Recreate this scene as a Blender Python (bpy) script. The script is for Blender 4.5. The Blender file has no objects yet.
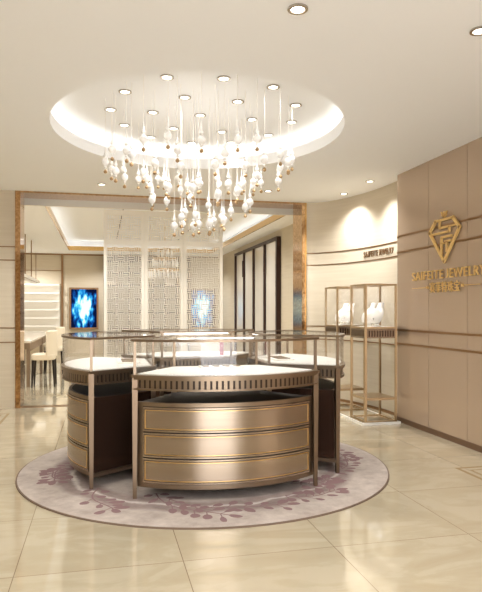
import bpy, math, random
from mathutils import Vector, Matrix
random.seed(7)
PI = math.pi
sc = bpy.context.scene
col = sc.collection

# ------------------------------------------------------------------ materials
def lin(c):
    r = []
    for v in c:
        v = v / 255.0
        r.append(v / 12.92 if v <= .04045 else ((v + .055) / 1.055) ** 2.4)
    return (*r, 1)

def mat(name, rgb, rough=.5, metal=0, spec=.5, coat=0, noise=None, emit=None, es=0, trans=0, ior=1.45):
    m = bpy.data.materials.new(name); m.use_nodes = True
    nt = m.node_tree; b = nt.nodes['Principled BSDF']
    b.inputs['Base Color'].default_value = lin(rgb)
    b.inputs['Roughness'].default_value = rough
    b.inputs['Metallic'].default_value = metal
    b.inputs['Specular IOR Level'].default_value = spec
    b.inputs['Coat Weight'].default_value = coat
    b.inputs['Coat Roughness'].default_value = .05
    b.inputs['Transmission Weight'].default_value = trans
    b.inputs['IOR'].default_value = ior
    if emit:
        b.inputs['Emission Color'].default_value = lin(emit)
        b.inputs['Emission Strength'].default_value = es
    if noise:
        rgb2, scl = noise[0], noise[1]          # second colour, (sx,sy,sz) scale
        g = nt.nodes.new('ShaderNodeNewGeometry')
        mp = nt.nodes.new('ShaderNodeMapping'); mp.inputs['Scale'].default_value = scl
        n = nt.nodes.new('ShaderNodeTexNoise'); n.inputs['Scale'].default_value = 1
        n.inputs['Detail'].default_value = 6
        r = nt.nodes.new('ShaderNodeValToRGB')
        r.color_ramp.elements[0].position = .35; r.color_ramp.elements[1].position = .68
        r.color_ramp.elements[0].color = lin(rgb); r.color_ramp.elements[1].color = lin(rgb2)
        nt.links.new(g.outputs['Position'], mp.inputs[0]); nt.links.new(mp.outputs[0], n.inputs['Vector'])
        nt.links.new(n.outputs['Fac'], r.inputs[0]); nt.links.new(r.outputs[0], b.inputs['Base Color'])
    return m

def emis(name, rgb, s):
    m = bpy.data.materials.new(name); m.use_nodes = True
    nt = m.node_tree; nt.nodes.clear()
    e = nt.nodes.new('ShaderNodeEmission'); o = nt.nodes.new('ShaderNodeOutputMaterial')
    e.inputs[0].default_value = lin(rgb); e.inputs[1].default_value = s
    nt.links.new(e.outputs[0], o.inputs[0]); return m

def glassmat(name, tint=(255, 255, 255), boost=0.0):
    m = bpy.data.materials.new(name); m.use_nodes = True
    nt = m.node_tree; nt.nodes.clear(); N = nt.nodes.new
    t = N('ShaderNodeBsdfTransparent'); t.inputs[0].default_value = lin(tint)
    g = N('ShaderNodeBsdfGlossy'); g.inputs['Roughness'].default_value = .01
    f = N('ShaderNodeLayerWeight'); f.inputs[0].default_value = .5      # facing term: the same on both sides of a pane
    p = N('ShaderNodeMath'); p.operation = 'POWER'; p.inputs[1].default_value = 5; nt.links.new(f.outputs['Facing'], p.inputs[0])
    a = N('ShaderNodeMath'); a.operation = 'MULTIPLY_ADD'; a.inputs[1].default_value = .6; a.inputs[2].default_value = .03 + boost
    mx = N('ShaderNodeMixShader'); o = N('ShaderNodeOutputMaterial')
    nt.links.new(p.outputs[0], a.inputs[0]); nt.links.new(a.outputs[0], mx.inputs[0])
    nt.links.new(t.outputs[0], mx.inputs[1]); nt.links.new(g.outputs[0], mx.inputs[2])
    nt.links.new(mx.outputs[0], o.inputs[0]); return m

def floor_mat():
    m = mat('polished_marble', (224, 209, 178), .05, coat=.4, spec=.55)
    nt = m.node_tree; b = nt.nodes['Principled BSDF']; N = nt.nodes.new; L = nt.links.new
    g = N('ShaderNodeNewGeometry'); sx = N('ShaderNodeSeparateXYZ'); L(g.outputs['Position'], sx.inputs[0])
    def mth(op, a, bb=None):
        n = N('ShaderNodeMath'); n.operation = op
        for i, v in enumerate((a, bb)):
            if v is None: continue
            if isinstance(v, (int, float)): n.inputs[i].default_value = v
            else: L(v, n.inputs[i])
        return n.outputs[0]
    def cell(v, off):
        u = mth('DIVIDE', mth('ADD', v, off), .895)
        return mth('FLOOR', u), mth('ABSOLUTE', mth('SUBTRACT', mth('FRACT', u), .5))
    fx, ax = cell(sx.outputs[0], .448 + 8.95); fy, ay = cell(sx.outputs[1], .25 + 8.95)
    line = mth('GREATER_THAN', mth('MAXIMUM', ax, ay), .4972)
    # streaky veins, differing per tile
    cmb = N('ShaderNodeCombineXYZ'); L(fx, cmb.inputs[0]); L(fy, cmb.inputs[1])
    wn = N('ShaderNodeTexWhiteNoise'); L(cmb.outputs[0], wn.inputs[0])
    mp = N('ShaderNodeMapping'); mp.inputs['Rotation'].default_value = (0, 0, .5); mp.inputs['Scale'].default_value = (1.6, 3.2, 1)
    L(g.outputs['Position'], mp.inputs[0]); ad = N('ShaderNodeVectorMath'); ad.operation = 'MULTIPLY_ADD'
    L(wn.outputs['Color'], ad.inputs[0]); ad.inputs[1].default_value = (9, 9, 9); L(mp.outputs[0], ad.inputs[2])
    n = N('ShaderNodeTexNoise'); n.inputs['Scale'].default_value = .9; n.inputs['Detail'].default_value = 8; n.inputs['Distortion'].default_value = 1.4
    L(ad.outputs[0], n.inputs['Vector']); n.inputs['Roughness'].default_value = .62
    r = N('ShaderNodeValToRGB'); e = r.color_ramp.elements
    e[0].position = .3; e[0].color = lin((184, 170, 143)); e[1].position = .7; e[1].color = lin((197, 185, 161))
    x = e.new(.5); x.color = lin((190, 178, 152)); x = e.new(.56); x.color = lin((196, 184, 159))
    L(n.outputs['Fac'], r.inputs[0])
    mx = N('ShaderNodeMix'); mx.data_type = 'RGBA'; L(line, mx.inputs[0]); L(r.outputs[0], mx.inputs[6])
    mx.inputs[7].default_value = lin((140, 122, 98)); L(mx.outputs[2], b.inputs['Base Color'])
    return m

def rug_mat():
    m = mat('woven_wool', (190, 176, 165), .95, spec=.1)
    nt = m.node_tree; b = nt.nodes['Principled BSDF']; N = nt.nodes.new; L = nt.links.new
    tc = N('ShaderNodeTexCoord')
    ln = N('ShaderNodeVectorMath'); ln.operation = 'LENGTH'; L(tc.outputs['Object'], ln.inputs[0])
    n1 = N('ShaderNodeTexNoise'); n1.inputs['Scale'].default_value = 2.2; n1.inputs['Detail'].default_value = 8; L(tc.outputs['Object'], n1.inputs['Vector'])
    a = N('ShaderNodeMath'); a.operation = 'MULTIPLY_ADD'; L(n1.outputs['Fac'], a.inputs[0]); a.inputs[1].default_value = .25; L(ln.outputs['Value'], a.inputs[2])
    r = N('ShaderNodeValToRGB'); r.color_ramp.interpolation = 'LINEAR'; e = r.color_ramp.elements
    d = N('ShaderNodeMath'); d.operation = 'DIVIDE'; L(a.outputs[0], d.inputs[0]); d.inputs[1].default_value = 1.75
    base = (206, 194, 184); dark = (166, 150, 144); pale = (226, 217, 208)
    e[0].position = 0; e[0].color = lin(dark); e[1].position = 1; e[1].color = lin((210, 198, 188))
    for p, c in ((.45, dark), (.5, base), (.66, base), (.70, dark), (.73, dark), (.745, pale), (.76, dark), (.80, dark), (.84, base)):
        x = e.new(p); x.color = lin(c)
    L(d.outputs[0], r.inputs[0])
    n2 = N('ShaderNodeTexNoise'); n2.inputs['Scale'].default_value = 5; n2.inputs['Detail'].default_value = 10; n2.inputs['Roughness'].default_value = .75
    L(tc.outputs['Object'], n2.inputs['Vector'])
    r2 = N('ShaderNodeValToRGB'); r2.color_ramp.elements[0].position = .35; r2.color_ramp.elements[1].position = .65
    r2.color_ramp.elements[0].color = (.6, .56, .55, 1); r2.color_ramp.elements[1].color = (1.0, 1.0, 1.0, 1)
    L(n2.outputs['Fac'], r2.inputs[0])
    mx = N('ShaderNodeMix'); mx.data_type = 'RGBA'; mx.blend_type = 'MULTIPLY'; mx.inputs[0].default_value = .8
    L(r.outputs[0], mx.inputs[6]); L(r2.outputs[0], mx.inputs[7]); L(mx.outputs[2], b.inputs['Base Color'])
    return m

def screen_mat():
    m = bpy.data.materials.new('blue_video_screen'); m.use_nodes = True
    nt = m.node_tree; nt.nodes.clear(); N = nt.nodes.new; L = nt.links.new
    tc = N('ShaderNodeTexCoord'); mp = N('ShaderNodeMapping')
    L(tc.outputs['Object'], mp.inputs[0]); mp.inputs['Scale'].default_value = (2.2, 1, 1.1)
    ln = N('ShaderNodeVectorMath'); ln.operation = 'LENGTH'; L(mp.outputs[0], ln.inputs[0])
    n = N('ShaderNodeTexNoise'); n.inputs['Scale'].default_value = 5; n.inputs['Detail'].default_value = 4
    mp2 = N('ShaderNodeMapping'); mp2.inputs['Scale'].default_value = (1.6, 1, .7); mp2.inputs['Rotation'].default_value = (0, .3, 0)
    L(tc.outputs['Object'], mp2.inputs[0]); L(mp2.outputs[0], n.inputs['Vector'])
    a = N('ShaderNodeMath'); a.operation = 'MULTIPLY_ADD'; L(ln.outputs['Value'], a.inputs[0]); a.inputs[1].default_value = -1.15
    s = N('ShaderNodeMath'); s.operation = 'MULTIPLY_ADD'; L(n.outputs['Fac'], s.inputs[0]); s.inputs[1].default_value = 2.0; s.inputs[2].default_value = .2
    L(s.outputs[0], a.inputs[2])
    r = N('ShaderNodeValToRGB'); e = r.color_ramp.elements
    e[0].position = .15; e[0].color = lin((8, 18, 48)); e[1].position = .92; e[1].color = lin((225, 248, 252))
    for p, c in ((.38, (14, 60, 130)), (.55, (30, 130, 200)), (.7, (90, 200, 225))):
        x = e.new(p); x.color = lin(c)
    L(a.outputs[0], r.inputs[0])
    em = N('ShaderNodeEmission'); L(r.outputs[0], em.inputs[0]); em.inputs[1].default_value = 1.0
    o = N('ShaderNodeOutputMaterial'); L(em.outputs[0], o.inputs[0]); return m

M = {
 'floor': floor_mat(), 'rug': rug_mat(), 'screen': screen_mat(),
 'leaf': mat('mauve_leaf_wool', (146, 118, 118), .95, spec=.1),
 'ring': mat('pale_ring_wool', (205, 194, 184), .95, spec=.1),
 'rugedge': mat('rug_binding', (120, 100, 85), .9),
 'ceil': mat('ceiling_paint', (250, 250, 250), .8),
 'wall': mat('cream_wallcovering', (216, 204, 183), .7, noise=((210, 197, 175), (1.5, 1.5, 30))),
 'panel': mat('champagne_lacquer_panel', (192, 170, 149), .22, metal=.35, spec=.5),
 'paneld': mat('panel_joint', (110, 84, 62), .6),
 'bronze': mat('brushed_champagne_bronze', (142, 124, 104), .36, metal=.95),
 'drawer': mat('satin_champagne_metal', (170, 154, 136), .24, metal=.95, noise=((162, 145, 127), (.4, .4, 40))),
 'side': mat('dark_bronze_lacquer', (84, 60, 48), .2, metal=.7),
 'dark': mat('dark_recess', (48, 36, 30), .5),
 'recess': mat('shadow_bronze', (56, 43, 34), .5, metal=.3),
 'gold': mat('polished_gold', (224, 186, 122), .18, metal=1),
 'mirror': mat('rose_gold_mirror', (176, 134, 92), .09, metal=1, noise=((214, 176, 132), (26, 26, 26))),
 'mirrorb': mat('rose_gold_brushed', (186, 146, 102), .14, metal=1, noise=((232, 200, 158), (30, 30, 22))),
 'trim': mat('antique_bronze_strip', (150, 118, 86), .3, metal=.8),
 'signgold': mat('brushed_sign_gold', (238, 200, 130), .35, metal=.25),
 'glass': glassmat('clear_glass'), 'topglass': glassmat('polished_top_glass', boost=.0),
 'pad': mat('white_display_fabric', (250, 247, 240), .6),
 'white': mat('white_lacquer', (246, 242, 234), .35),
 'lattice': mat('pale_champagne_lattice', (250, 243, 228), .35, metal=.1),
 'crystal': mat('frosted_crystal', (255, 253, 250), .2, spec=.6, coat=.5),
 'pearl': mat('antique_gold_bead', (188, 158, 120), .3, metal=.8),
 'cable': mat('clear_cord', (244, 240, 232), .4),
 'led': emis('warm_led', (255, 252, 245), 3.6), 'ledsoft': emis('shelf_led', (255, 246, 228), .9),
 'lens': emis('lamp_lens', (255, 248, 235), 5),
 'chrome': mat('satin_nickel', (190, 182, 172), .2, metal=1),
 'chair': mat('cream_leather', (240, 228, 206), .5), 'legd': mat('black_stained_wood', (34, 27, 25), .35),
 'brown': mat('dark_walnut', (92, 66, 48), .4), 'mull': mat('dark_bronze_mullion', (62, 42, 36), .35, metal=.4),
 'doorglass': mat('back_painted_white_glass', (236, 230, 220), .08, spec=.6),
 'tabletop': mat('pale_table_lacquer', (222, 212, 198), .15),
 'silver': mat('silver_chain', (205, 203, 200), .2, metal=1), 'red': mat('red_card', (165, 30, 26), .5),
 'inlay': mat('brown_marble_inlay', (158, 136, 100), .12),
}

# ------------------------------------------------------------------ mesh builder
class MB:
    def __init__(s): s.v = []; s.f = []; s.m = []; s.sm = []
    def add(s, vs, fs, mi=0, smooth=False):
        o = len(s.v); s.v += [tuple(v) for v in vs]
        for f in fs: s.f.append(tuple(i + o for i in f)); s.m.append(mi); s.sm.append(smooth)
        return s
    def box(s, x0, x1, y0, y1, z0, z1, mi=0):
        v = [(x, y, z) for z in (z0, z1) for y in (y0, y1) for x in (x0, x1)]
        return s.add(v, [(0, 2, 3, 1), (4, 5, 7, 6), (0, 1, 5, 4), (2, 6, 7, 3), (0, 4, 6, 2), (1, 3, 7, 5)], mi)
    def prism(s, pts, z0, z1, mi=0, smooth=False):      # pts counter-clockwise
        n = len(pts); v = [(x, y, z0) for x, y in pts] + [(x, y, z1) for x, y in pts]
        s.add(v, [tuple(range(n - 1, -1, -1)), tuple(range(n, 2 * n))], mi)
        o = len(s.v) - 2 * n
        for i in range(n):
            j = (i + 1) % n; s.f.append((o + i, o + j, o + n + j, o + n + i)); s.m.append(mi); s.sm.append(smooth)
        return s
    def strip(s, A, B, z0, z1, mi=0, closed=False, smooth=False):   # slab between path A (outer) and B (inner), z0..z1
        n = len(A); v = []
        for a, b in zip(A, B): v += [(a[0], a[1], z0), (b[0], b[1], z0), (b[0], b[1], z1), (a[0], a[1], z1)]
        o = len(s.v); s.v += v
        for i in range(n if closed else n - 1):
            j = (i + 1) % n
            for k in range(4):
                l = (k + 1) % 4
                s.f.append((o + 4*i + k, o + 4*i + l, o + 4*j + l, o + 4*j + k)); s.m.append(mi); s.sm.append(smooth and k in (1, 3))
        if not closed:
            s.f.append((o, o + 3, o + 2, o + 1)); s.m.append(mi); s.sm.append(False)
            e = o + 4 * (n - 1); s.f.append((e, e + 1, e + 2, e + 3)); s.m.append(mi); s.sm.append(False)
        return s
    def tube(s, p, q, r, r2=None, n=8, mi=0):
        p = Vector(p); q = Vector(q); d = (q - p).normalized(); r2 = r if r2 is None else r2
        u = d.orthogonal().normalized(); w = d.cross(u)
        v = []
        for c, rr in ((p, r), (q, r2)):
            for i in range(n):
                a = 2 * PI * i / n; v.append(c + u * math.cos(a) * rr + w * math.sin(a) * rr)
        f = [tuple(range(n - 1, -1, -1)), tuple(range(n, 2 * n))]
        s.add(v, f, mi); o = len(s.v) - 2 * n
        for i in range(n):
            j = (i + 1) % n; s.f.append((o + i, o + j, o + n + j, o + n + i)); s.m.append(mi); s.sm.append(True)
        return s
    def path(s, pts, r, n=6, mi=0, closed=False):
        m = len(pts)
        for i in range(m if closed else m - 1): s.tube(pts[i], pts[(i + 1) % m], r, n=n, mi=mi)
        return s
    def lathe(s, prof, c=(0, 0, 0), n=16, mi=0, sx=1, sy=1, lean=0):
        v = []
        for r, z in prof:
            for i in range(n):
                a = 2 * PI * i / n; v.append((c[0] + r * sx * math.cos(a), c[1] + r * sy * math.sin(a) + lean * z, c[2] + z))
        f = []; k = len(prof)
        for j in range(k - 1):
            for i in range(n):
                l = (i + 1) % n; f.append((j * n + i, j * n + l, (j + 1) * n + l, (j + 1) * n + i))
        s.add(v, f, mi, True)
        o = len(s.v) - k * n
        s.f.append(tuple(o + i for i in range(n - 1, -1, -1))); s.m.append(mi); s.sm.append(False)
        s.f.append(tuple(o + (k - 1) * n + i for i in range(n))); s.m.append(mi); s.sm.append(False)
        return s
    def build(s, name, mats, parent=None, bevel=0, loc=None):
        me = bpy.data.meshes.new(name); me.from_pydata(s.v, [], s.f)
        mats = mats if isinstance(mats, (list, tuple)) else [mats]
        for m in mats: me.materials.append(m)
        me.polygons.foreach_set('material_index', s.m); me.polygons.foreach_set('use_smooth', s.sm)
        me.update(); me.set_sharp_from_angle(angle=.6)
        o = bpy.data.objects.new(name, me); col.objects.link(o)
        if parent: o.parent = parent
        if loc: o.location = loc
        if bevel:
            b = o.modifiers.new('bevel', 'BEVEL'); b.width = bevel; b.segments = 2; b.limit_method = 'ANGLE'
        return o

def tag(o, label=None, cat=None, group=None, kind=None):
    if label: o['label'] = label
    if cat: o['category'] = cat
    if group: o['group'] = group
    if kind: o['kind'] = kind
    return o
def empty(name, loc=(0, 0, 0), rz=0):
    o = bpy.data.objects.new(name, None); col.objects.link(o); o.location = loc; o.rotation_euler = (0, 0, rz)
    o.empty_display_size = .1; return o
def copy_tree(o, parent=None):
    c = o.copy(); col.objects.link(c)
    if parent: c.parent = parent
    for ch in [x for x in bpy.data.objects if x.parent == o]: copy_tree(ch, c)
    return c
def struct(name, mb, m, **k): return tag(mb.build(name, m, **k), kind='structure')

def ellipse(cx, cy, rx, ry, n=96, a0=0, a1=2 * PI, closed=True):
    k = n if closed else n - 1
    return [(cx + rx * math.cos(a0 + (a1 - a0) * i / k), cy + ry * math.sin(a0 + (a1 - a0) * i / k)) for i in range(n)]

# ------------------------------------------------------------------ setting
H = 3.1; HB = 3.2; YP = 9.06; XR = 3.64
struct('floor', MB().box(-6, 5.5, -1.3, 20.3, -.1, 0), M['floor'])
# ceiling with an elliptical hole
CX, CY, RX, RY = .91, 5.69, 1.36, 1.48
angs = [2 * PI * i / 96 for i in range(96)]
x0, x1, y0, y1 = -4.1, 4.2, -1.3, 9.2
angs += [math.atan2(y - CY, x - CX) % (2 * PI) for x in (x0, x1) for y in (y0, y1)]; angs.sort()
inn, out = [], []
for a in angs:
    c, s = math.cos(a), math.sin(a)
    inn.append((CX + RX * c, CY + RY * s))
    t = min(((x1 if c > 0 else x0) - CX) / c if abs(c) > 1e-9 else 1e9, ((y1 if s > 0 else y0) - CY) / s if abs(s) > 1e-9 else 1e9)
    out.append((CX + t * c, CY + t * s))
struct('ceiling', MB().strip(out, inn, H, H + .02, closed=True), M['ceil'])
mb = MB(); GAP = .30
mb.strip(ellipse(CX, CY, RX + .02, RY + .02), ellipse(CX, CY, RX, RY), H + .02, H + .12, closed=True, smooth=True)
mb.strip(ellipse(CX, CY, RX + GAP + .02, RY + GAP + .02), ellipse(CX, CY, RX + GAP, RY + GAP), H + .02, H + .27, closed=True, smooth=True)
mb.prism(ellipse(CX, CY, RX + GAP + .02, RY + GAP + .02), H + .26, H + .3)
struct('ceiling', mb, M['ceil'])
mb = MB().strip(ellipse(CX, CY, RX + .10, RY + .10), ellipse(CX, CY, RX + .06, RY + .06), H + .06, H + .075, closed=True)
tag(mb.build('cove_light_strip', M['led']), 'glowing warm strip hidden round the oval ceiling recess above the chandelier', 'cove light')

# walls
struct('wall_back', MB().box(-6, -1.19, YP, YP + .35, 0, H), M['wall'])
mb = MB().box(XR + .012, XR + .16, -1.22, 6.925, 0, H, 1)
ys = [6.925, 6.18, 5.44, 4.70, 3.96, 3.22, 2.48, 1.74, 1.0, .26, -.48, -1.22]
for a, b in zip(ys[:-1], ys[1:]): mb.box(XR, XR + .013, b + .003, a - .003, .06, H)
struct('added_wall_front', MB().box(-4.1, -.9, -1.4, -1.3, 0, H).box(2.3, 3.8, -1.4, -1.3, 0, H), M['wall'])  # unseen, added: narrows the front opening to shade the drawer reflections
struct('added_wall_left', MB().box(-4.1, -4.0, -1.3, YP, 0, H), M['wall'])  # unseen, added so the drawer ends reflect something darker
struct('wall_right', mb, [M['panel'], M['paneld']])
struct('baseboard_right', MB().box(XR - .008, XR + .02, -1.22, 6.925, 0, .06), M['paneld'])
def curve_wall(off=0):
    pts = [(3.80 - off, 6.6), (3.80 - off, 7.0)]
    cx, cy, rx, ry = 3.15, 7.3, .65, 1.76
    for i in range(33):
        a = PI / 2 * i / 32; pts.append((cx + (rx - off) * math.cos(a), cy + (ry - off) * math.sin(a)))
    return pts
inn_ = curve_wall(0); out_ = [(x + .25, y + .25) for x, y in inn_]
mb = MB(); mb.strip(out_, inn_, 0, H, smooth=True); struct('wall_curved', mb, M['wall'])
struct('baseboard_curved', MB().strip(curve_wall(0), curve_wall(.012), 0, .04, smooth=True), M['trim'])
n = 0
for z in (2.30, 2.11, 1.145, .94):
    n += 1; struct('trim_%d' % n, MB().box(-6, -1.19, YP - .006, YP, z - .008, z + .008), M['trim'])
    n += 1; struct('trim_%d' % n, MB().strip(curve_wall(0), curve_wall(.006), z - .008, z + .008), M['trim'])
for z in (2.32, 2.12, 1.15, .98):
    n += 1; struct('trim_%d' % n, MB().box(XR - .006, XR, -1.22, 6.925, z - .012, z + .012), M['trim'])

# back room shell
struct('wall_back_room_left', MB().box(-3.1, -3.0, YP + .35, 20, 0, HB), M['wall'])
struct('wall_back_room_right', MB().box(3.9, 4.0, YP + .05, 20, 0, HB), M['wall'])
struct('wall_back_room_end', MB().box(-3.1, 4.0, 20, 20.1, 0, HB), M['wall'])
struct('trim_20', MB().box(-1.24, -1.17, 19.965, 20, 0, HB - .04), M['trim'])
struct('trim_21', MB().box(-3.0, 3.9, 19.97, 20, HB - .045, HB), M['trim'])
struct('beam_front', MB().box(-1.6, 3.9, YP + .43, YP + .49, 2.972, HB), M['lattice'])
struct('wall_jamb_left', MB().box(-3.1, -1.19, YP + .35, YP + .43, 0, HB), M['wall'])
struct('wall_jamb_right', MB().box(3.14, 3.95, YP + .3, YP + .43, 0, HB), M['wall'])
TX0, TX1, TY0, TY1 = -.94, 3.4, 9.9, 18.6
mb = MB()
z = HB
mb.box(-3.1, TX0, YP + .43, 20, z, z + .02); mb.box(TX1, 4.0, YP + .43, 20, z, z + .02)
mb.box(TX0, TX1, YP + .43, TY0, z, z + .02); mb.box(TX0, TX1, TY1, 20, z, z + .02)
g = .22
mb.box(TX0 - g, TX1 + g, TY0 - g, TY1 + g, z + .30, z + .34)
mb.box(TX0 - g - .02, TX0 - g, TY0 - g, TY1 + g, z + .02, z + .32); mb.box(TX1 + g, TX1 + g + .02, TY0 - g, TY1 + g, z + .02, z + .32)
mb.box(TX0 - g, TX1 + g, TY1 + g, TY1 + g + .02, z + .02, z + .32); mb.box(TX0 - g, TX1 + g, TY0 - g - .02, TY0 - g, z + .02, z + .32)
struct('ceiling_back_room', mb, M['ceil'])
# gold edge round the tray
mb = MB()
for (a, b, c, d) in ((TX0, TX0 + .025, TY0, TY1), (TX1 - .025, TX1, TY0, TY1), (TX0, TX1, TY1 - .025, TY1), (TX0, TX1, TY0, TY0 + .025)):
    mb.box(a, b, c, d, z - .015, z + .11)
struct('trim_22', mb, M['gold'])
mb = MB()
for x in (.45, 2.25): mb.box(x - .012, x + .012, TY0, TY1 - .5, z + .29, z + .301)
struct('trim_23', mb, M['brown'])
mb = MB(); e = .13
mb.box(TX0 - e, TX0 - e + .03, TY0, TY1, z + .03, z + .045); mb.box(TX1 + e - .03, TX1 + e, TY0, TY1, z + .03, z + .045)
mb.box(TX0, TX1, TY1 + e - .03, TY1 + e, z + .03, z + .045); mb.box(TX0, TX1, TY0 - e, TY0 - e + .03, z + .03, z + .045)
tag(mb.build('tray_light_strip', M['led']), 'glowing strip hidden round the rectangular ceiling tray of the back room', 'cove light')

# gold portal
pr = tag(empty('portal_frame', (.97, YP + .2, 0)), 'tall mirror-polished rose gold portal frame round the opening to the back room', 'door frame')
def at(o, x=0, y=0): return (-o.location.x, -o.location.y, -o.location.z)
def pb(name, mbx, m, root, **k): return mbx.build(name, m, root, loc=at(root), **k)
pb('jamb', MB().box(-1.19, -1.12, YP - .02, YP + .43, 0, 3.076), M['mirror'], pr)
pb('jamb', MB().box(3.10, 3.155, YP - .02, YP + .43, 0, 3.076), M['mirrorb'], pr)
pb('head', MB().box(-1.19, 3.155, YP - .02, YP + .43, 3.076, H), M['mirror'], pr)
pb('edge_strip', MB().box(3.155, 3.175, YP - .03, YP, 0, H), M['gold'], pr)
pb('threshold', MB().box(-1.12, 3.10, YP, YP + .16, 0, .004), M['trim'], pr)

# lattice screens
def lattice_screen(xa, xb, label):
    y = 9.60
    r = tag(empty('lattice_screen', ((xa + xb) / 2, y, 0)), label, 'screen', 'fretwork lattice screens in the portal')
    f = MB(); w = .05
    f.box(xa, xa + w, y - .02, y + .02, 0, 2.966); f.box(xb - w, xb, y - .02, y + .02, 0, 2.966)
    for (a, b) in ((0, .08), (2.42, 2.50), (2.885, 2.966)): f.box(xa + w, xb - w, y - .02, y + .02, a, b)
    pb('screen_frame', f, M['lattice'], r)
    def fret(z0, z1):
        m = MB(); xs, xe = xa + w, xb - w; c = .028; t = .0072
        nx = int(round((xe - xs) / c)); nz = int(round((z1 - z0) / c)); cx = (xe - xs) / nx; cz = (z1 - z0) / nz
        for j in range(0, nz, 3):
            for i in range(0, nx, 3):
                X0 = xs + i * cx; X1 = min(xe, xs + (i + 3) * cx); Z0 = z0 + j * cz; Z1 = min(z1, z0 + (j + 3) * cz)
                par = (i // 3 + j // 3) % 2
                for k in range(3):
                    if par:
                        zz = Z0 + (k + .5) * cz
                        if zz < z1: m.box(X0, X1 + (cx * .5 if k != 1 else 0), y - .006, y + .006, zz - t, zz + t)
                    else:
                        xx = X0 + (k + .5) * cx
                        if xx < xe: m.box(xx - t, xx + t, y - .006, y + .006, Z0 - (cz * .5 if k != 1 else 0), Z1)
        return m
    pb('fretwork', fret(2.50, 2.885), M['lattice'], r); pb('fretwork', fret(.08, 2.42), M['lattice'], r)
lattice_screen(.04, .669, 'pale fretwork lattice screen, leftmost of the three in the gold portal')
lattice_screen(.671, 1.289, 'pale fretwork lattice screen standing between the two others in the portal')
lattice_screen(1.291, 1.93, 'pale fretwork lattice screen, rightmost of the three, in front of a blue video screen')

# wall screens
def tv(x0, x1, label):
    cx = (x0 + x1) / 2; r = tag(empty('wall_screen', (cx, 19.97, 1.45)), label, 'screen', 'blue video screens on the far wall')
    zc = 0; hx = (x1 - x0) / 2; hz = .67; w = .055
    m = MB(); m.box(-hx, -hx + w, -.05, .03, -hz, hz); m.box(hx - w, hx, -.05, .03, -hz, hz)
    m.box(-hx + w, hx - w, -.05, .03, hz - w, hz); m.box(-hx + w, hx - w, -.05, .03, -hz, -hz + w)
    m.build('screen_frame', M['trim'], r)
    MB().box(-hx + w, hx - w, -.03, .0, -hz + w, hz - w).build('display', M['screen'], r)
tv(-.99, -.08, 'tall blue video screen in a bronze frame on the far wall, left of the lattice')
tv(2.87, 3.78, 'tall blue video screen seen through the right part of the lattice')

# white lit wall shelf
r = tag(empty('wall_shelf', (-2.1, 19.8, 0)), 'white lit shelving with rows of deep shelves on the far wall', 'shelf')
pb('back_panel', MB().box(-3.0, -1.28, 19.94, 19.99, .3, 2.22), M['white'], r)
for z in (2.2, 1.94, 1.68, 1.42, 1.16, .90, .64):
    pb('shelf', MB().box(-3.0, -1.28, 19.72, 19.94, z - .02, z + .02), M['white'], r)
    if z > .7: pb('light_strip', MB().box(-2.98, -1.3, 19.76, 19.80, z - .03, z - .02), M['ledsoft'], r)
n = 30
for z in (2.22, 2.66):
    struct('trim_%d' % n, MB().box(-3, -1.24, 19.99, 20, z - .01, z + .01), M['trim']); n += 1
struct('trim_32', MB().box(-2.02, -2.0, 19.99, 20, 2.22, 3.15), M['trim'])

# display cabinet on the far wall behind the lattice
r = tag(empty('display_cabinet', (1.5, 19.8, 0)), 'wide dark brown wall display cabinet behind the lattice screens', 'cabinet')
f = MB()
for i in range(8): x = .1 + i * .39; f.box(x - .03, x + .03, 19.6, 19.95, 0, 2.95)
f.box(.07, 2.86, 19.6, 19.95, 2.95, 3.12)
pb('cabinet_frame', f, M['brown'], r)
pb('back_panel', MB().box(.07, 2.86, 19.95, 19.99, 0, 3.12), M['wall'], r)
for z in (.4, .8, 1.3, 1.75, 2.2, 2.6): pb('shelf', MB().box(.13, 2.80, 19.62, 19.95, z - .02, z + .02), M['brown'], r)

# dark framed glazed doors on right wall of the back room
r = tag(empty('glazed_partition', (3.86, 14.4, 0)), 'dark framed row of tall white glass panels along the back room side wall', 'partition')
f = MB(); ya, yb = 12.85, 17.1
for i in range(5):
    y = ya + (yb - ya) * i / 4; w = .05 if i in (0, 4) else .035; f.box(3.80, 3.90, y - w, y + w, 0, 2.97)
f.box(3.80, 3.90, ya - .05, yb + .05, 2.97, 3.04)
pb('partition_frame', f, M['mull'], r)
for i in range(4):
    a = ya + (yb - ya) * i / 4; b = ya + (yb - ya) * (i + 1) / 4
    pb('glass_panel', MB().box(3.85, 3.88, a + .05, b - .05, .02, 2.97), M['doorglass'], r)
for y in (13.8, 16.0): pb('door_handle', MB().box(3.765, 3.80, y - .02, y + .02, 2.3, 2.75), M['mull'], r)

# ------------------------------------------------------------------ table and chairs in the back room
r = tag(empty('counter_table', (-1.7, 14, 0)), 'long pale topped table with bronze drawer fronts in the back room', 'table')
pb('tabletop', MB().box(-2.2, -1.24, 11.45, 16.5, .80, .84), M['tabletop'], r, bevel=.004)
pb('drawer_front', MB().box(-1.30, -1.27, 11.6, 16.4, .64, .80), M['trim'], r)
pb('apron', MB().box(-2.17, -1.30, 11.55, 16.4, .68, .80), M['bronze'], r)
for y in (11.5, 13.9, 16.3):
    for x in (-2.17, -1.32): pb('leg', MB().box(x, x + .06, y, y + .06, 0, .80), M['bronze'], r)
pb('modesty_panel', MB().box(-1.95, -1.90, 11.7, 16.3, 0.02, .68), M['brown'], r)

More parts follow.
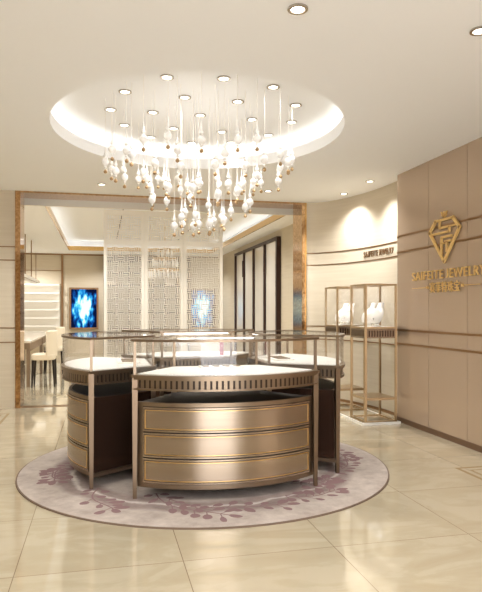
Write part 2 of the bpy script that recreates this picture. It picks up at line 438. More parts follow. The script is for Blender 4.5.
def make_chair():
    r = empty('dining_chair')
    s = MB(); pts = []
    for i in range(24):
        a = 2 * PI * i / 24; c, d = math.cos(a), math.sin(a)
        pts.append((.21 * math.copysign(abs(c) ** .5, c), .24 * math.copysign(abs(d) ** .5, d)))
    s.prism(pts, .49, .60, smooth=True).build('seat', M['chair'], r, bevel=.02)
    b = MB(); A, B = [], []
    for i in range(21):
        a = -PI * .42 + PI * .84 * i / 20
        A.append((.25 * math.cos(a) * .95, .27 * math.sin(a))); B.append((.205 * math.cos(a) * .95, .23 * math.sin(a)))
    b.strip(A, B, .55, 1.02, smooth=True).build('backrest', M['chair'], r, bevel=.012)
    for x in (-.17, .18):
        for y in (-.18, .18):
            MB().tube((x * 1.12, y * 1.12, 0), (x, y, .49), .014, .027, n=8).build('leg', M['legd'], r)
    return r
c0 = make_chair(); c0.location = (-1.025, 11.6, 0)
tag(c0, 'cream leather chair with black legs at the near end of the long table', 'chair', 'cream chairs along the table')
for (x, y, l) in ((-1.025, 14.0, 'cream leather chair further along the table, behind the nearest chair'),):
    c = copy_tree(c0); c.location = (x, y, 0); c['label'] = l

# linear pendant lamp over the table
r = tag(empty('linear_pendant_lamp', (-1.75, 15.8, 2.12)), 'flat bar-shaped pendant lamp hung on two thin rods above the table', 'lamp')
pb('lamp_body', MB().box(-1.85, -1.65, 13.9, 17.4, 2.14, 2.21), M['white'], r)
pb('diffuser', MB().box(-1.83, -1.67, 13.95, 17.35, 2.125, 2.14), M['chrome'], r)
for y in (15.0, 16.3): pb('suspension_rod', MB().tube((-1.75, y, 2.21), (-1.75, y, HB), .012), M['trim'], r)

# small crystal chandelier in the back room
r = tag(empty('crystal_chandelier', (1.5, 14.5, 2.2)), 'tiered pale crystal chandelier in the back room, behind the lattice', 'chandelier')
pb('stem', MB().tube((1.5, 14.5, 2.3), (1.5, 14.5, HB + .30), .012), M['gold'], r)
for (R_, z) in ((.42, 2.35), (.30, 2.62), (.18, 2.85)):
    k = MB().strip(ellipse(1.5, 14.5, R_, R_, 32), ellipse(1.5, 14.5, R_ - .02, R_ - .02, 32), z, z + .03, closed=True)
    for i in range(4): a = PI / 2 * i; k.tube((1.5, 14.5, z + .015), (1.5 + (R_ - .01) * math.cos(a), 14.5 + (R_ - .01) * math.sin(a), z + .015), .006)
    pb('ring', k, M['gold'], r)
    k = MB(); q = int(R_ * 60)
    for i in range(q):
        a = 2 * PI * i / q; k.lathe([(.002, 0), (.018, .06), (.018, .14), (.003, .2)], (1.5 + R_ * math.cos(a), 14.5 + R_ * math.sin(a), z - .19), n=6)
    tag(pb('crystal_fringe', k, M['crystal'], r), kind='stuff')

# ------------------------------------------------------------------ rug
RC = (.925, 5.365); RR = 1.615
mb = MB(); mb.prism(ellipse(0, 0, RR, RR), .0, .010, 2)
mb.prism(ellipse(0, 0, RR - .012, RR - .012), .004, .012, 0)
zl = [.0124]
def blob(x, y, rx, ry, a, mi=1):
    zl[0] += .000004
    pts = []
    for i in range(12):
        t = 2 * PI * i / 12; u = rx * math.cos(t) * (1 + .12 * math.sin(3 * t + x * 9)); v = ry * math.sin(t)
        pts.append((x + u * math.cos(a) - v * math.sin(a), y + u * math.sin(a) + v * math.cos(a)))
    if all(math.hypot(*p) < RR - .02 for p in pts): mb.add([(p[0], p[1], zl[0]) for p in pts], [tuple(range(12))], mi)
def branch(a0, r0, da, dr, nb, side=1):
    P = []
    for i in range(nb):
        t = i / (nb - 1); a = a0 + da * t; rr = r0 + dr * t + .05 * math.sin(t * 5); P.append((rr * math.cos(a), rr * math.sin(a)))
    for i in range(nb - 1):
        (x, y), (X, Y) = P[i], P[i + 1]; h = math.atan2(Y - y, X - x); nx, ny = -math.sin(h) * .006, math.cos(h) * .006
        mb.add([(x - nx, y - ny, .0124), (X - nx, Y - ny, .0124), (X + nx, Y + ny, .0124), (x + nx, y + ny, .0124)], [(0, 1, 2, 3)], 1)
        for sg in (-1, 1):
            if random.random() < .85:
                d = random.uniform(.07, .12); a = h + sg * random.uniform(.7, 1.2); bx, by = x + d * math.cos(a), y + d * math.sin(a)
                qx, qy = -math.sin(a) * .004, math.cos(a) * .004
                mb.add([(x - qx, y - qy, .0123), (bx - qx, by - qy, .0123), (bx + qx, by + qy, .0123), (x + qx, y + qy, .0123)], [(0, 1, 2, 3)], 1)
                blob(bx, by, random.uniform(.035, .06), random.uniform(.022, .036), a)
    blob(P[-1][0], P[-1][1], .05, .03, h)
for (a0, r0, da, dr) in ((-2.15, .95, .55, .52), (-2.0, 1.05, .75, .33), (-2.6, 1.1, .4, .35), (2.9, 1.15, .5, .25), (-2.9, 1.2, -.3, .2), (-.5, 1.1, .5, .3), (.35, 1.2, -.5, .2), (.1, 1.0, .45, .4),
                         (.9, 1.1, .6, .3), (2.1, 1.1, .5, .3), (-1.2, 1.15, .35, .25), (-.95, .95, .3, .3)):
    branch(a0, r0, da, dr, 9)
rug = tag(mb.build('round_rug', [M['rug'], M['leaf'], M['rugedge']], loc=(RC[0], RC[1], 0)), 'large round greige rug with mauve leafy branches under the display counters', 'rug')

# floor inlays: brown double-line borders
def inlay(x0, x1, y0, y1):
    m = MB()
    for d in (0, .09):
        a, b, c, e = x0 + d, x1 - d, y0 + d, y1 - d; w = .035 if d == 0 else .02
        m.box(a, b, c, c + w, -.02, .0008); m.box(a, b, e - w, e, -.02, .0008); m.box(a, a + w, c + w, e - w, -.02, .0008); m.box(b - w, b, c + w, e - w, -.02, .0008)
    return m
struct('trim_40', inlay(3.05, 3.58, 1.2, 4.75), M['inlay'])
struct('trim_41', inlay(-4.5, -1.2, 4.5, 8.62), M['inlay'])

# ------------------------------------------------------------------ jewellery counters
IC = (.945, 5.50); W = .725; YF = -1.03; WB = .375; YB = -.50; OY = -.78   # local frame: root sits at OY
def arc(w, yf, sag, off=0, n=25, ph=None):
    R = (w * w + sag * sag) / (2 * sag); cy = yf - sag + R; p0 = math.asin(w / R)
    a, b = (-p0, p0) if ph is None else (ph[0] * p0, ph[1] * p0)
    return [((R + off) * math.sin(a + (b - a) * i / (n - 1)), cy - (R + off) * math.cos(a + (b - a) * i / (n - 1)) - OY) for i in range(n)]
SAG = .25
def outline(ins=0, w=W, wb=WB, sag=SAG):
    k = (w - wb) / (YB - YF); f = ins * math.hypot(1, k)
    yf = YF + ins * .3; we = w - f - k * ins * .3 * 1.0
    pts = arc(we, yf + ins * .35, sag, 0)
    yb = YB - ins
    wb2 = wb - f + k * ins
    return pts + [(wb2, yb - OY), (-wb2, yb - OY)]

def make_counter():
    r = empty('display_counter')
    corners = [(-W, YF - OY), (W, YF - OY), (WB, YB - OY), (-WB, YB - OY)]
    for i, (x, y) in enumerate(corners):
        sx = -1 if x > 0 else 1; sy = 1 if i < 2 else -1
        cx, cy = x + sx * .022, y + sy * .012
        m = MB()
        v = []
        for z, w in ((.0135, .014), (.905, .021)):
            v += [(cx - w, cy - w, z), (cx + w, cy - w, z), (cx + w, cy + w, z), (cx - w, cy + w, z)]
        m.add(v, [(3, 2, 1, 0), (4, 5, 6, 7), (0, 1, 5, 4), (1, 2, 6, 5), (2, 3, 7, 6), (3, 0, 4, 7)])
        m.build('leg', M['legbronze'], r)
        MB().box(cx - .010, cx + .010, cy - .010, cy + .010, .925, 1.168).build('glass_post', M['bronze'], r)
    o0 = outline(0); o1 = outline(.02); o2 = outline(.03)
    # apron mouldings and ribs
    m = MB()
    m.strip(o0, o2, .890, .905, closed=True); m.strip(o0, o2, .815, .828, closed=True)
    front = arc(W, YF, SAG, 0, 49); fin = arc(W, YF, SAG, -.012, 49)
    def rib(ax, ay, bx, by, nx, ny, d=.011):
        m.prism([(ax, ay), (bx, by), (bx + nx * d, by + ny * d), (ax + nx * d, ay + ny * d)], .828, .890)
    NF = 36
    fa = arc(W - .03, YF, SAG * .96, 0, NF * 2 + 1)
    for i in range(NF):
        a, b = fa[2 * i], (fa[2 * i + 1][0] * .8 + fa[2 * i + 2][0] * .2, fa[2 * i + 1][1] * .8 + fa[2 * i + 2][1] * .2)
        tx, ty = b[0] - a[0], b[1] - a[1]; l = math.hypot(tx, ty); nx, ny = -ty / l, tx / l
        m.prism([a, b, (b[0] + nx * .013, b[1] + ny * .013), (a[0] + nx * .013, a[1] + ny * .013)], .828, .890)
    for s in (-1, 1):
        ax, ay = s * W, YF - OY; bx, by = s * WB, YB - OY
        L_ = math.hypot(bx - ax, by - ay); tx, ty = (bx - ax) / L_, (by - ay) / L_; nx, ny = (-ty, tx)
        if nx * s > 0: nx, ny = -nx, -ny
        k = int((L_ - .08) / .036)
        for i in range(k):
            q = .045 + i * .036
            P = [(ax + tx * q, ay + ty * q), (ax + tx * (q + .022), ay + ty * (q + .022))]
            pts = [P[0], P[1], (P[1][0] + nx * .012, P[1][1] + ny * .012), (P[0][0] + nx * .012, P[0][1] + ny * .012)]
            if s < 0: pts = pts[::-1]
            m.prism(pts, .828, .890)
    for i in range(int((2 * WB - .1) / .036)):
        x = -WB + .05 + i * .036; m.box(x, x + .022, YB - OY - .013, YB - OY, .828, .890)
    ap = m.build('fluted_apron', M['bronze'], r)
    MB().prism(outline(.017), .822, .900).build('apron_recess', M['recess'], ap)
    # table top and pad
    tt = MB().prism(outline(-.008), .905, .925).build('tabletop', M['bronze'], r)
    MB().prism(outline(.035), .925, .932).build('display_pad', M['pad'], tt)
    # glass case
    g = MB(); g.strip(arc(W - .012, YF + .006, SAG, 0), arc(W - .012, YF + .006, SAG, -.006), .932, 1.168, smooth=True)
    g.build('front_glass', M['glass'], r)
    for s in (-1, 1):
        ax, ay = s * (W - .025), YF - OY + .03; bx, by = s * (WB - .005), YB - OY - .03
        pts = [(ax, ay), (bx, by), (bx - s * .005, by), (ax - s * .005, ay)]
        if s > 0: pts = pts
        else: pts = pts[::-1]
        MB().prism(pts, .932, 1.168).build('side_glass', M['glass'], r)
    MB().box(-WB + .04, WB - .04, YB - OY - .022, YB - OY - .017, .932, 1.168).build('rear_glass', M['glass'], r)
    tf = MB().strip(outline(-.004), outline(.014), 1.168, 1.186, closed=True).build('top_frame', M['bronze'], r)
    MB().prism(outline(.012), 1.176, 1.184).build('top_glass', M['topglass'], r)
    # LED bar under the rear top rail
    MB().box(-WB + .05, WB - .05, YB - OY - .05, YB - OY - .03, 1.158, 1.168).build('light_bar', M['ledcase'], tf)
    # cabinet
    w, yf, sg, wb = .682, -1.0, .215, .355
    R = arc(w, yf, sg); cab = R + [(wb, YB - .03 - OY), (-wb, YB - .03 - OY)]
    m = MB(); m.prism(cab, .10, .712, 0); m.prism(cab, .712, .716, 1)  # top layer coloured dark: painted shade for the gap under the apron
    cb = m.build('cabinet', [M['side'], M['dark']], r)
    f = MB()
    ia, ib = arc(w, yf, sg, .004), arc(w, yf, sg, -.02)
    f.strip(ia, ib, .095, .128); f.strip(ia, ib, .692, .722)
    for a, b in ((-1, -.935), (.935, 1)): f.strip(arc(w, yf, sg, .004, 4, (a, b)), arc(w, yf, sg, -.02, 4, (a, b)), .128, .692)
    for s_ in (-1, 1):
        pass
    f.build('cabinet_frame', M['bronze'], cb)
    MB().strip(arc(w, yf, sg, .003, 25, (-.955, .955)), arc(w, yf, sg, -.005, 25, (-.955, .955)), .128, .692).build('drawer_gap', M['dark'], cb)
    n = 3; z0, z1 = .134, .688; hh = (z1 - z0 + .010) / n
    for i in range(n):
        a = z0 + i * hh; b = a + hh - .010; ph = (-.925, .925)
        d = MB().strip(arc(w, yf, sg, .016, 31, ph), arc(w, yf, sg, .0, 31, ph), a, b, smooth=True).build('drawer', M['drawer'], r)
        t = MB(); e = .019; q = .0050
        P1, P0 = arc(w, yf, sg, .019, 31, (-.905, .905)), arc(w, yf, sg, .012, 31, (-.905, .905))
        t.strip(P1, P0, a + e, a + e + q); t.strip(P1, P0, b - e - q, b - e)
        for (u, v) in ((-.905, -.897), (.897, .905)): t.strip(arc(w, yf, sg, .019, 3, (u, v)), arc(w, yf, sg, .012, 3, (u, v)), a + e + q, b - e - q)
        t.build('drawer_trim', M['gold3'], d)
        t = MB(); e -= .007
        Q1, Q0 = arc(w, yf, sg, .0168, 31, (-.916, .916)), arc(w, yf, sg, .012, 31, (-.916, .916))
        t.strip(Q1, Q0, a + e, a + e + .0045); t.strip(Q1, Q0, b - e - .0045, b - e)
        for (u, v) in ((-.916, -.910), (.910, .916)): t.strip(arc(w, yf, sg, .0168, 3, (u, v)), arc(w, yf, sg, .012, 3, (u, v)), a + e, b - e)
        t.build('drawer_groove', M['dark'], d)
    # side rails joining cabinet and legs
    for s in (-1, 1):
        for (za, zb) in ((.10, .13),):
            ax, ay = s * (W - .01), YF - OY + .02; bx, by = s * (WB - .004), YB - OY - .02
            pts = [(ax, ay), (bx, by), (bx - s * .03, by), (ax - s * .03, ay)]
            if s < 0: pts = pts[::-1]
            MB().prism(pts, za, zb).build('side_rail', M['bronze'], r)
    return r
M['ledcase'] = emis('case_led', (255, 250, 240), 5); M['gold3'] = mat('drawer_gold_inlay', (228, 190, 128), .3, metal=1)
M['legbronze'] = mat('dark_champagne_bronze', (122, 103, 84), .36, metal=.9)
cnt = make_counter()
labels = ['bow-fronted bronze display counter nearest the viewer, three wide drawers facing front',
          'bronze display counter on the right of the island, its dark flat side panel showing',
          'bronze display counter at the back of the island, mostly hidden behind the front one',
          'bronze display counter on the left of the island, its bowed drawers turned left']
for i in range(4):
    c = cnt if i == 0 else copy_tree(cnt)
    a = i * PI / 2
    c.location = (IC[0] - math.sin(a) * OY, IC[1] + math.cos(a) * OY, 0); c.rotation_euler = (0, 0, a)
    tag(c, labels[i], 'display counter', 'glass-topped counters of the central island')

# ------------------------------------------------------------------ pendant chandelier
ZC = H + .26
r = tag(empty('crystal_chandelier', (CX + .02, CY, ZC)), 'large tiered chandelier of white crystal drops on long cords under the oval recess', 'chandelier')
drop = MB().lathe([(.0015, .262), (.003, .24), (.006, .20), (.011, .17), (.017, .158), (.019, .148), (.013, .138), (.010, .132), (.022, .124), (.032, .108), (.035, .093), (.031, .076), (.018, .062), (.008, .055), (.012, .048), (.013, .043), (.006, .036), (.0015, .030)], n=14).build('crystal_drop', M['crystal'], r)
ball = MB().lathe([(.003, -.012), (.013, -.006), (.018, .005), (.013, .017), (.003, .026)], n=10).build('bead', M['pearl'], drop)
cord = MB().tube((0, 0, 0), (0, 0, 1), .0024, n=4).build('cord', M['cable'], drop)
first = True
rings = [(22, .88, 2.71, 0), (12, .78, 2.60, .2), (12, .56, 2.60, .1), (12, .46, 2.36, .3), (7, .33, 2.47, 0), (9, .24, 2.16, .15), (2, .06, 2.16, 0)]
for (q, R_, z, ph) in rings:
    for i in range(q):
        a = 2 * PI * (i + ph) / q + random.uniform(-.06, .06); rr = R_ + random.uniform(-.03, .03)
        zz = z + random.uniform(-.05, .05)
        if first: d, b, c = drop, ball, cord; first = False
        else:
            d = drop.copy(); b = ball.copy(); c = cord.copy()
            for o in (d, b, c): col.objects.link(o)
            b.parent = d; c.parent = d
        d.location = (rr * math.cos(a), rr * math.sin(a), zz - ZC)
        b.location = (0, 0, 0); c.location = (0, 0, .26); c.scale = (1, 1, ZC - zz - .26)

for k in range(3):  # added fill lights without fixtures, to whiten the recess ceiling
    l = bpy.data.lights.new('recess_fill_light', 'POINT'); l.energy = 1.5; l.shadow_soft_size = .12; l.color = (1, .98, .95)
    lo = bpy.data.objects.new('recess_fill_light', l); col.objects.link(lo); a = 2 * PI * k / 3 + .4
    lo.location = (CX + .38 * math.cos(a), CY + .38 * math.sin(a), 2.82)
# ------------------------------------------------------------------ downlights
def add_spot(x, y, z, e, size=1.9, blend=.8, rad=.04, color=(1, .99, .97)):
    l = bpy.data.lights.new('downlight_lamp', 'SPOT'); l.energy = e; l.spot_size = size; l.spot_blend = blend
    l.shadow_soft_size = rad; l.color = color
    o = bpy.data.objects.new('downlight_lamp', l); col.objects.link(o); o.location = (x, y, z); return o
dl0 = empty('ceiling_downlight')
k = MB().strip(ellipse(0, 0, .058, .058, 24), ellipse(0, 0, .040, .040, 24), -.010, .0, closed=True).build('trim_ring', M['chrome'], dl0)
k = MB().prism(ellipse(0, 0, .041, .041, 24), -.005, .0).build('lens', M['lens'], dl0)
spots = [
 (.54, 5.05, 1), (1.01, 4.97, 1), (1.47, 5.06, 1), (.21, 5.47, 1), (.75, 5.49, 1), (1.25, 5.49, 1), (1.81, 5.46, 1),
 (.09, 5.99, 1), (.50, 5.98, 1), (.97, 5.96, 1), (1.51, 5.97, 1), (1.93, 5.96, 1), (.24, 6.46, 1), (.76, 6.46, 1),
 (1.29, 6.46, 1), (1.82, 6.46, 1), (.55, 6.85, 1), (1.03, 6.97, 1), (1.48, 6.85, 1),
 (2.32, 8.24, 0), (3.45, 8.18, 0), (.01, 8.31, 0), (3.45, 7.31, 0), (1.08, 3.22, 0), (2.24, 3.22, 0)]
words = {19: 'recessed downlight in the flat ceiling just in front of the portal, right side', 20: 'recessed downlight above the curved wall, the farther from the viewer',
 21: 'recessed downlight in the flat ceiling just in front of the portal, left side', 22: 'recessed downlight above the curved wall, next to the brown panelled wall',
 23: 'recessed downlight in the flat ceiling nearest the viewer at the top of the photo', 24: 'recessed downlight in the flat ceiling cut by the right edge of the photo'}
rowname = {5: 'front row', 5.5: 'second row', 6: 'middle row', 6.5: 'fourth row', 7: 'rear row'}
rows = [(0, 3, 'nearest row'), (3, 7, 'second row from the front'), (7, 12, 'middle row'), (12, 16, 'fourth row from the front'), (16, 19, 'rearmost row')]
ordn = {3: ['left', 'middle', 'right'], 4: ['leftmost', 'second from left', 'third from left', 'rightmost'], 5: ['leftmost', 'second from left', 'central', 'second from right', 'rightmost']}
for i, (x, y, inner) in enumerate(spots):
    o = dl0 if i == 0 else copy_tree(dl0)
    z = (H + .26) if inner else H
    o.location = (x, y, z)
    if inner:
        for a, b, nm in rows:
            if a <= i < b: lab = '%s downlight of the %s inside the oval recess' % (ordn[b - a][i - a], nm)
        tag(o, lab, 'downlight', 'downlights inside the oval ceiling recess')
        if i % 2 == 0: add_spot(x, y, z - .03, 12)
    else:
        tag(o, words[i], 'downlight', 'downlights in the flat ceiling')
        add_spot(x, y, z - .02, 85 if i in (20, 22) else (75 if i < 23 else 40), 2.2, 1.0 if i in (20, 22) else .5)
# further lamps of the same ceiling, outside the view
for (x, y) in ((-.1, 3.2), (-2.6, 3.2), (-2.6, 5.6), (-2.6, 7.8), (1.1, 1.0), (-1, 1.0), (3.0, 1.5), (3.1, 2.9), (-1.4, 5.5), (-1.3, 7.6)):
    add_spot(x, y, H - .02, 26, 2.4, .8)
for (x, y) in ((0, 11), (0, 13.5), (0, 16), (0, 18.8), (2.5, 11), (2.5, 13.5), (2.5, 16), (2.5, 18.8), (-2, 11), (-2, 18.9)):  # spots without fixtures, added to brighten the back room
    add_spot(x, y, (HB + .28) if x >= 0 and y < 18.5 else HB - .03, 115, 2.5, .8)

# ------------------------------------------------------------------ tall showcases by the curved wall
px0, px1, py0, py1 = 3.08, 3.59, 6.74, 8.16
r = tag(empty('showcase_plinth', ((px0 + px1) / 2, (py0 + py1) / 2, 0)), 'low pale stone plinth with a bright metal rim under the two tall showcases', 'plinth')
pb('slab', MB().box(px0 + .02, px1 - .02, py0 + .02, py1 - .02, 0, .022), M['inlayp'] if 'inlayp' in M else M['floor'], r)
m = MB(); m.box(px0, px1, py0, py0 + .02, 0, .028); m.box(px0, px1, py1 - .02, py1, 0, .028); m.box(px0, px0 + .02, py0 + .02, py1 - .02, 0, .028); m.box(px1 - .02, px1, py0 + .02, py1 - .02, 0, .028)
pb('rim', m, M['white'], r)
def make_case():
    r = empty('tall_showcase'); a, b = .20, .215; w = .012; zb = 0
    for x in (-a, a):
        for y in (-b, b):
            MB().box(x - w, x + w, y - w, y + w, 0, 1.70).build('post', M['gold2'], r)
    for z in (1.15, 1.68):
        m = MB()
        m.box(-a + w, a - w, -b - w, -b + w, z, z + .02); m.box(-a + w, a - w, b - w, b + w, z, z + .02)
        m.box(-a - w, -a + w, -b + w, b - w, z, z + .02); m.box(a - w, a + w, -b + w, b - w, z, z + .02)
        m.build('case_frame', M['gold2'], r)
    MB().box(-a + w, a - w, -b + w, b - w, 1.155, 1.168).build('display_pad', M['pad'], r)
    ap = MB()
    for z in (1.03, 1.125):
        ap.box(-a + w, a - w, -b - .01, -b + .01, z, z + .02); ap.box(-a + w, a - w, b - .01, b + .01, z, z + .02)
        ap.box(-a - .01, -a + .01, -b + w, b - w, z, z + .02); ap.box(a - .01, a + .01, -b + w, b - w, z, z + .02)
    for i in range(11):
        x = -a + .028 + i * .0355; ap.box(x - .009, x + .009, -b - .008, -b, 1.05, 1.125); ap.box(x - .009, x + .009, b, b + .008, 1.05, 1.125)
        y = -b + .03 + i * .039; ap.box(-a - .008, -a, y - .010, y + .010, 1.05, 1.125); ap.box(a, a + .008, y - .010, y + .010, 1.05, 1.125)
    apo = ap.build('fluted_apron', M['bronze'], r)
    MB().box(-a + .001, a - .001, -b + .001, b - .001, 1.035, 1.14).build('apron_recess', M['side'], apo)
    for nm, bx in (('front_glass', (-a + w, a - w, -b - .003, -b + .003)), ('rear_glass', (-a + w, a - w, b - .003, b + .003)), ('side_glass', (-a - .003, -a + .003, -b + w, b - w)), ('side_glass', (a - .003, a + .003, -b + w, b - w))):
        MB().box(*bx, 1.17, 1.68).build(nm, M['glass'], r)
    MB().box(-a + w, a - w, -b + w, b - w, 1.685, 1.693).build('top_glass', M['glass'], r)
    MB().box(-a, a, -b, b, .27, .30).build('shelf', M['gold2'], r)
    m = MB(); m.box(-a + w, a - w, -b - w, -b + w, 0, .02); m.box(-a + w, a - w, b - w, b + w, 0, .02); m.box(-a - w, -a + w, -b + w, b - w, 0, .02); m.box(a - w, a + w, -b + w, b - w, 0, .02)
    m.build('base_frame', M['gold2'], r)
    return r
M['gold2'] = mat('champagne_gold_metal', (188, 164, 130), .28, metal=.9)
tc = make_case(); tc.location = (3.345, 7.0, .022)
tag(tc, 'tall slim gold-framed glass showcase nearer the brown panelled wall', 'showcase', 'tall glass showcases by the curved wall')
t2 = copy_tree(tc); t2.location = (3.345, 7.90, .022); t2['label'] = 'tall slim gold-framed glass showcase farther back, next to the portal'

# necklace busts and necklaces
def make_bust():
    m = MB()
    secs = [(0, .062, .045, 0), (.012, .064, .047, 0), (.02, .03, .022, 0), (.035, .03, .022, .0), (.05, .075, .022, -.05), (.09, .095, .026, -.035), (.14, .10, .030, -.010), (.18, .085, .034, .02), (.21, .055, .034, .05), (.235, .040, .032, .075), (.285, .036, .030, .10), (.29, .03, .025, .10)]
    n = 20; v = []
    for z, a, b, dy in secs:
        for i in range(n):
            t = 2 * PI * i / n; v.append((a * math.cos(t), b * math.sin(t) + dy, z))
    f = [(j * n + i, j * n + (i + 1) % n, (j + 1) * n + (i + 1) % n, (j + 1) * n + i) for j in range(len(secs) - 1) for i in range(n)]
    f += [tuple(range(n - 1, -1, -1)), tuple((len(secs) - 1) * n + i for i in range(n))]
    m.add(v, f, 0, True); return m.build('necklace_bust', M['white'])
def make_necklace():
    m = MB(); P = []
    for i in range(24):
        t = 2 * PI * i / 24; s = math.sin(t)
        z = .165 + .06 * s - (.0 if s > 0 else .01 * s * s); hw = .055 * (1 - .25 * max(0, s))
        P.append((hw * math.cos(t), -.055 + .13 * (s + 1) / 2, z))
    m.path(P, .0035, n=5, closed=True); m.lathe([(.002, 0), (.009, .008), (.002, .02)], (0, -.065, .085), n=8)
    return m.build('necklace', M['silver'])
b0, n0 = make_bust(), make_necklace(); fi = True
for cy, cn in ((7.0, 'nearer'), (7.90, 'farther')):
    for k, (dx, dy, w2) in enumerate(((.0, -.10, 'front'), (.0, .10, 'rear'))):
        b, nn = (b0, n0) if fi else (b0.copy(), n0.copy())
        if not fi: col.objects.link(b); col.objects.link(nn)
        fi = False
        for o in (b, nn): o.location = (3.345 + dx, cy + dy, .022 + 1.168); o.rotation_euler = (0, 0, -1.05); o.scale = (1.05, 1.05, 1.05)
        tag(b, 'white neck-shaped display bust at the %s of the %s tall showcase' % (w2, cn), 'display bust', 'white busts in the tall showcases')
        tag(nn, 'silver necklace on the %s bust of the %s tall showcase' % (w2, cn), 'necklace', 'necklaces in the tall showcases')

# small things in the counter cases
def tray(x, y, rz, l, wx=.17, wy=.10):
    t = tag(empty('jewellery_tray', (x, y, .932), rz), l, 'tray', 'jewellery trays in the counters')
    MB().box(-wx, wx, -wy, wy, 0, .012).build('tray_base', M['pad'], t, bevel=.003)
    for i in range(4):
        xx = -wx + wx * 2 * (i + .5) / 4; MB().box(xx - .022, xx + .022, -wy * .6, wy * .6, .012, .020).build('ring_cushion', M['bronze'], t)
tray(.95, 4.80, 0, 'low white jewellery tray inside the front counter')
tray(.24, 5.5, PI / 2, 'low white jewellery tray inside the left counter')
tray(1.66, 5.5, PI / 2, 'low white jewellery tray inside the right counter')
m = MB().box(-.02, .02, -.006, .006, 0, .16)
tag(m.build('price_card', M['red'], loc=(1.22, 6.12, .932)), 'narrow red card standing in the glass case of the back counter', 'card')

# ------------------------------------------------------------------ writing and sign
def text_mesh(body, size, depth, spacing=1.0):
    cu = bpy.data.curves.new('t', 'FONT'); cu.body = body; cu.size = size; cu.extrude = depth / 2; cu.align_x = 'LEFT'; cu.space_character = spacing
    ob = bpy.data.objects.new('t', cu); col.objects.link(ob); bpy.context.view_layer.update()
    me = bpy.data.meshes.new_from_object(ob.evaluated_get(bpy.context.evaluated_depsgraph_get()))
    bpy.data.objects.remove(ob); bpy.data.curves.remove(cu)
    return me
def lift_descenders(me):          # capitals that dip under the base line (the J) are drawn back onto it
    par = list(range(len(me.vertices)))
    def find(a):
        while par[a] != a: par[a] = par[par[a]]; a = par[a]
        return a
    for e in me.edges: par[find(e.vertices[0])] = find(e.vertices[1])
    isl = {}
    for v in me.vertices: isl.setdefault(find(v.index), []).append(v)
    top = max(v.co.y for v in me.vertices)
    for vs in isl.values():
        a = min(v.co.y for v in vs); b = max(v.co.y for v in vs)
        if a < -.08 * top:
            for v in vs: v.co.y = (v.co.y - a) / (b - a) * top
def fit(me, w, h):
    xs = [v.co.x for v in me.vertices]; ys = [v.co.y for v in me.vertices]
    x0, x1, y0, y1 = min(xs), max(xs), min(ys), max(ys)
    for v in me.vertices: v.co.x = (v.co.x - x0) / (x1 - x0) * w; v.co.y = (v.co.y - y0) / (y1 - y0) * h
SX = XR - .006
def on_right(me):      # text x runs towards -Y, text y is height, text z comes off the wall towards -X
    for v in me.vertices: x, y, z = v.co; v.co = (-z, -x, y)
SY, SZ = 5.83, 1.60
sg = tag(empty('wall_sign', (SX - .015, SY, SZ)), 'large gold diamond emblem and raised gold shop lettering on the brown panelled wall', 'sign')
def sign_part(me, name, y, z):
    me.materials.clear(); me.materials.append(M['signgold']); o = bpy.data.objects.new(name, me); col.objects.link(o); o.parent = sg
    o.location = (0, y - SY, z - SZ); return o
for word, wd, y in (('SAIFEITE', .66, 6.51), ('JEWELRY', .68, 5.79)):
    me = text_mesh(word, .1, .014, 1.14); lift_descenders(me); fit(me, wd, .098); on_right(me); sign_part(me, 'lettering', y, 1.745)
me = text_mesh('赛菲特珠宝', .1, .012, 1.08); fit(me, .58, .115); on_right(me); sign_part(me, 'chinese_lettering', 6.12, 1.595)
m = MB()
for (a, b) in ((6.50, 6.22), (5.44, 5.20)): m.box(-.008, .008, b - SY, a - SY, 1.652 - SZ, 1.658 - SZ)
for y in (6.17, 5.49): m.box(-.01, .01, y - .014 - SY, y + .014 - SY, 1.641 - SZ, 1.669 - SZ)
m.build('rule_line', M['signgold'], sg)
# diamond emblem: bars in (u,z), u to the right of someone facing the wall
m = MB()
def bar(u0, z0_, u1, z1_, w=.034, d=.018):
    dx, dz = u1 - u0, z1_ - z0_; l = math.hypot(dx, dz); nx, nz = -dz / l * w / 2, dx / l * w / 2; ex, ez = dx / l * w * .3, dz / l * w * .3
    q = [(u0 - ex - nx, z0_ - ez - nz), (u1 + ex - nx, z1_ + ez - nz), (u1 + ex + nx, z1_ + ez + nz), (u0 - ex + nx, z0_ - ez + nz)]
    v = [(-d / 2 + 0, -a, b) for a, b in q] + [(d / 2, -a, b) for a, b in q]
    m.add(v, [(0, 1, 2, 3), (7, 6, 5, 4), (0, 4, 5, 1), (1, 5, 6, 2), (2, 6, 7, 3), (3, 7, 4, 0)])
o = 2.265
out5 = [(-.29, 0), (-.17, .115), (.17, .115), (.29, 0), (0, -.34)]
for i in (0, 2, 3, 4): bar(*out5[i], *out5[(i + 1) % 5], .036)
bar(-.17, .115, -.12, .115, .03)
# S, with arms that run to the outline, F stem and T
bar(-.07, .115, .17, .115, .026); bar(-.085, .115, -.085, .03, .026); bar(-.085, .03, .10, .03, .026); bar(.10, .03, .10, -.025, .028); bar(-.22, -.025, .10, -.025, .024); bar(.10, .03, .22, .03, .02)
bar(-.05, -.075, .14, -.075, .026); bar(-.05, -.075, -.05, -.25, .032); bar(-.05, -.14, .0, -.14, .022)
bar(.02, -.125, .13, -.125, .022); bar(.055, -.125, .055, -.23, .03)
# small crown of three sprigs
for u in (-.04, 0, .04): bar(u * .3, .145, u * 1.3, .20, .010)
bar(-.045, .165, 0, .14, .009); bar(.045, .165, 0, .14, .009)
for i, v in enumerate(m.v): m.v[i] = (v[0], v[1], v[2] + o - SZ)
m.build('diamond_emblem', M['signgold'], sg)
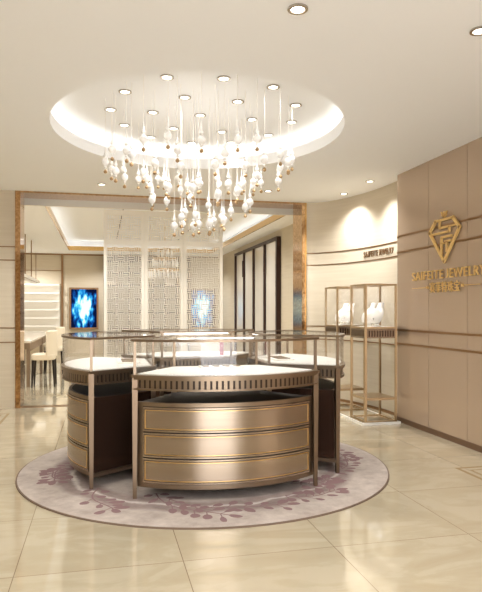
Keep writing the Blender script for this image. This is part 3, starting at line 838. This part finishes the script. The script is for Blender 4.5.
# small lettering on the curved wall
me = text_mesh('SAIFEITE JEWELRY', .1, .01, 1.1); lift_descenders(me); fit(me, .78, .085)
path = curve_wall(.004); cum = [0]
for a, b in zip(path[:-1], path[1:]): cum.append(cum[-1] + math.dist(a, b))
def along(s):
    for i in range(len(cum) - 1):
        if cum[i + 1] >= s: break
    t = (s - cum[i]) / (cum[i + 1] - cum[i]); a, b = path[i], path[i + 1]
    return a[0] + (b[0] - a[0]) * t, a[1] + (b[1] - a[1]) * t, math.atan2(b[1] - a[1], b[0] - a[0])
s1 = 1.50
for v in me.vertices:
    x, y, z = v.co; px, py, h = along(s1 - x); nx, ny = -math.sin(h), math.cos(h)
    v.co = (px + nx * (z + .004), py + ny * (z + .004), y)
me.materials.clear(); me.materials.append(M['trim'])
ob = bpy.data.objects.new('wall_lettering', me); col.objects.link(ob); ob.location = (0, 0, 2.16)
tag(ob, 'small bronze lettering between the two upper strips of the curved cream wall', 'sign')

# ------------------------------------------------------------------ world, camera
w = bpy.data.worlds.new('world'); sc.world = w; w.use_nodes = True
bg = w.node_tree.nodes['Background']; bg.inputs[0].default_value = lin((250, 251, 255)); bg.inputs[1].default_value = 4.2
cam = bpy.data.cameras.new('camera'); co = bpy.data.objects.new('camera', cam); col.objects.link(co)
co.location = (0, 0, 1.4); co.rotation_euler = (PI / 2, 0, -math.atan2(.2272, .9739))
cam.sensor_fit = 'HORIZONTAL'; cam.sensor_width = 36; cam.lens = 600 / 482 * 36; cam.shift_y = 14 / 482; cam.clip_start = .05
sc.camera = co
sc.view_settings.view_transform = 'Standard'; sc.view_settings.look = 'None'; sc.view_settings.gamma = 1
sc.view_settings.exposure = 0.54; sc.view_settings.use_curve_mapping = False
sc.cycles.max_bounces = 12; sc.cycles.diffuse_bounces = 5; sc.cycles.glossy_bounces = 5; sc.cycles.transparent_max_bounces = 16
sc.cycles.sample_clamp_indirect = 4; sc.cycles.use_denoising = True
sc.cycles.caustics_reflective = False; sc.cycles.caustics_refractive = False
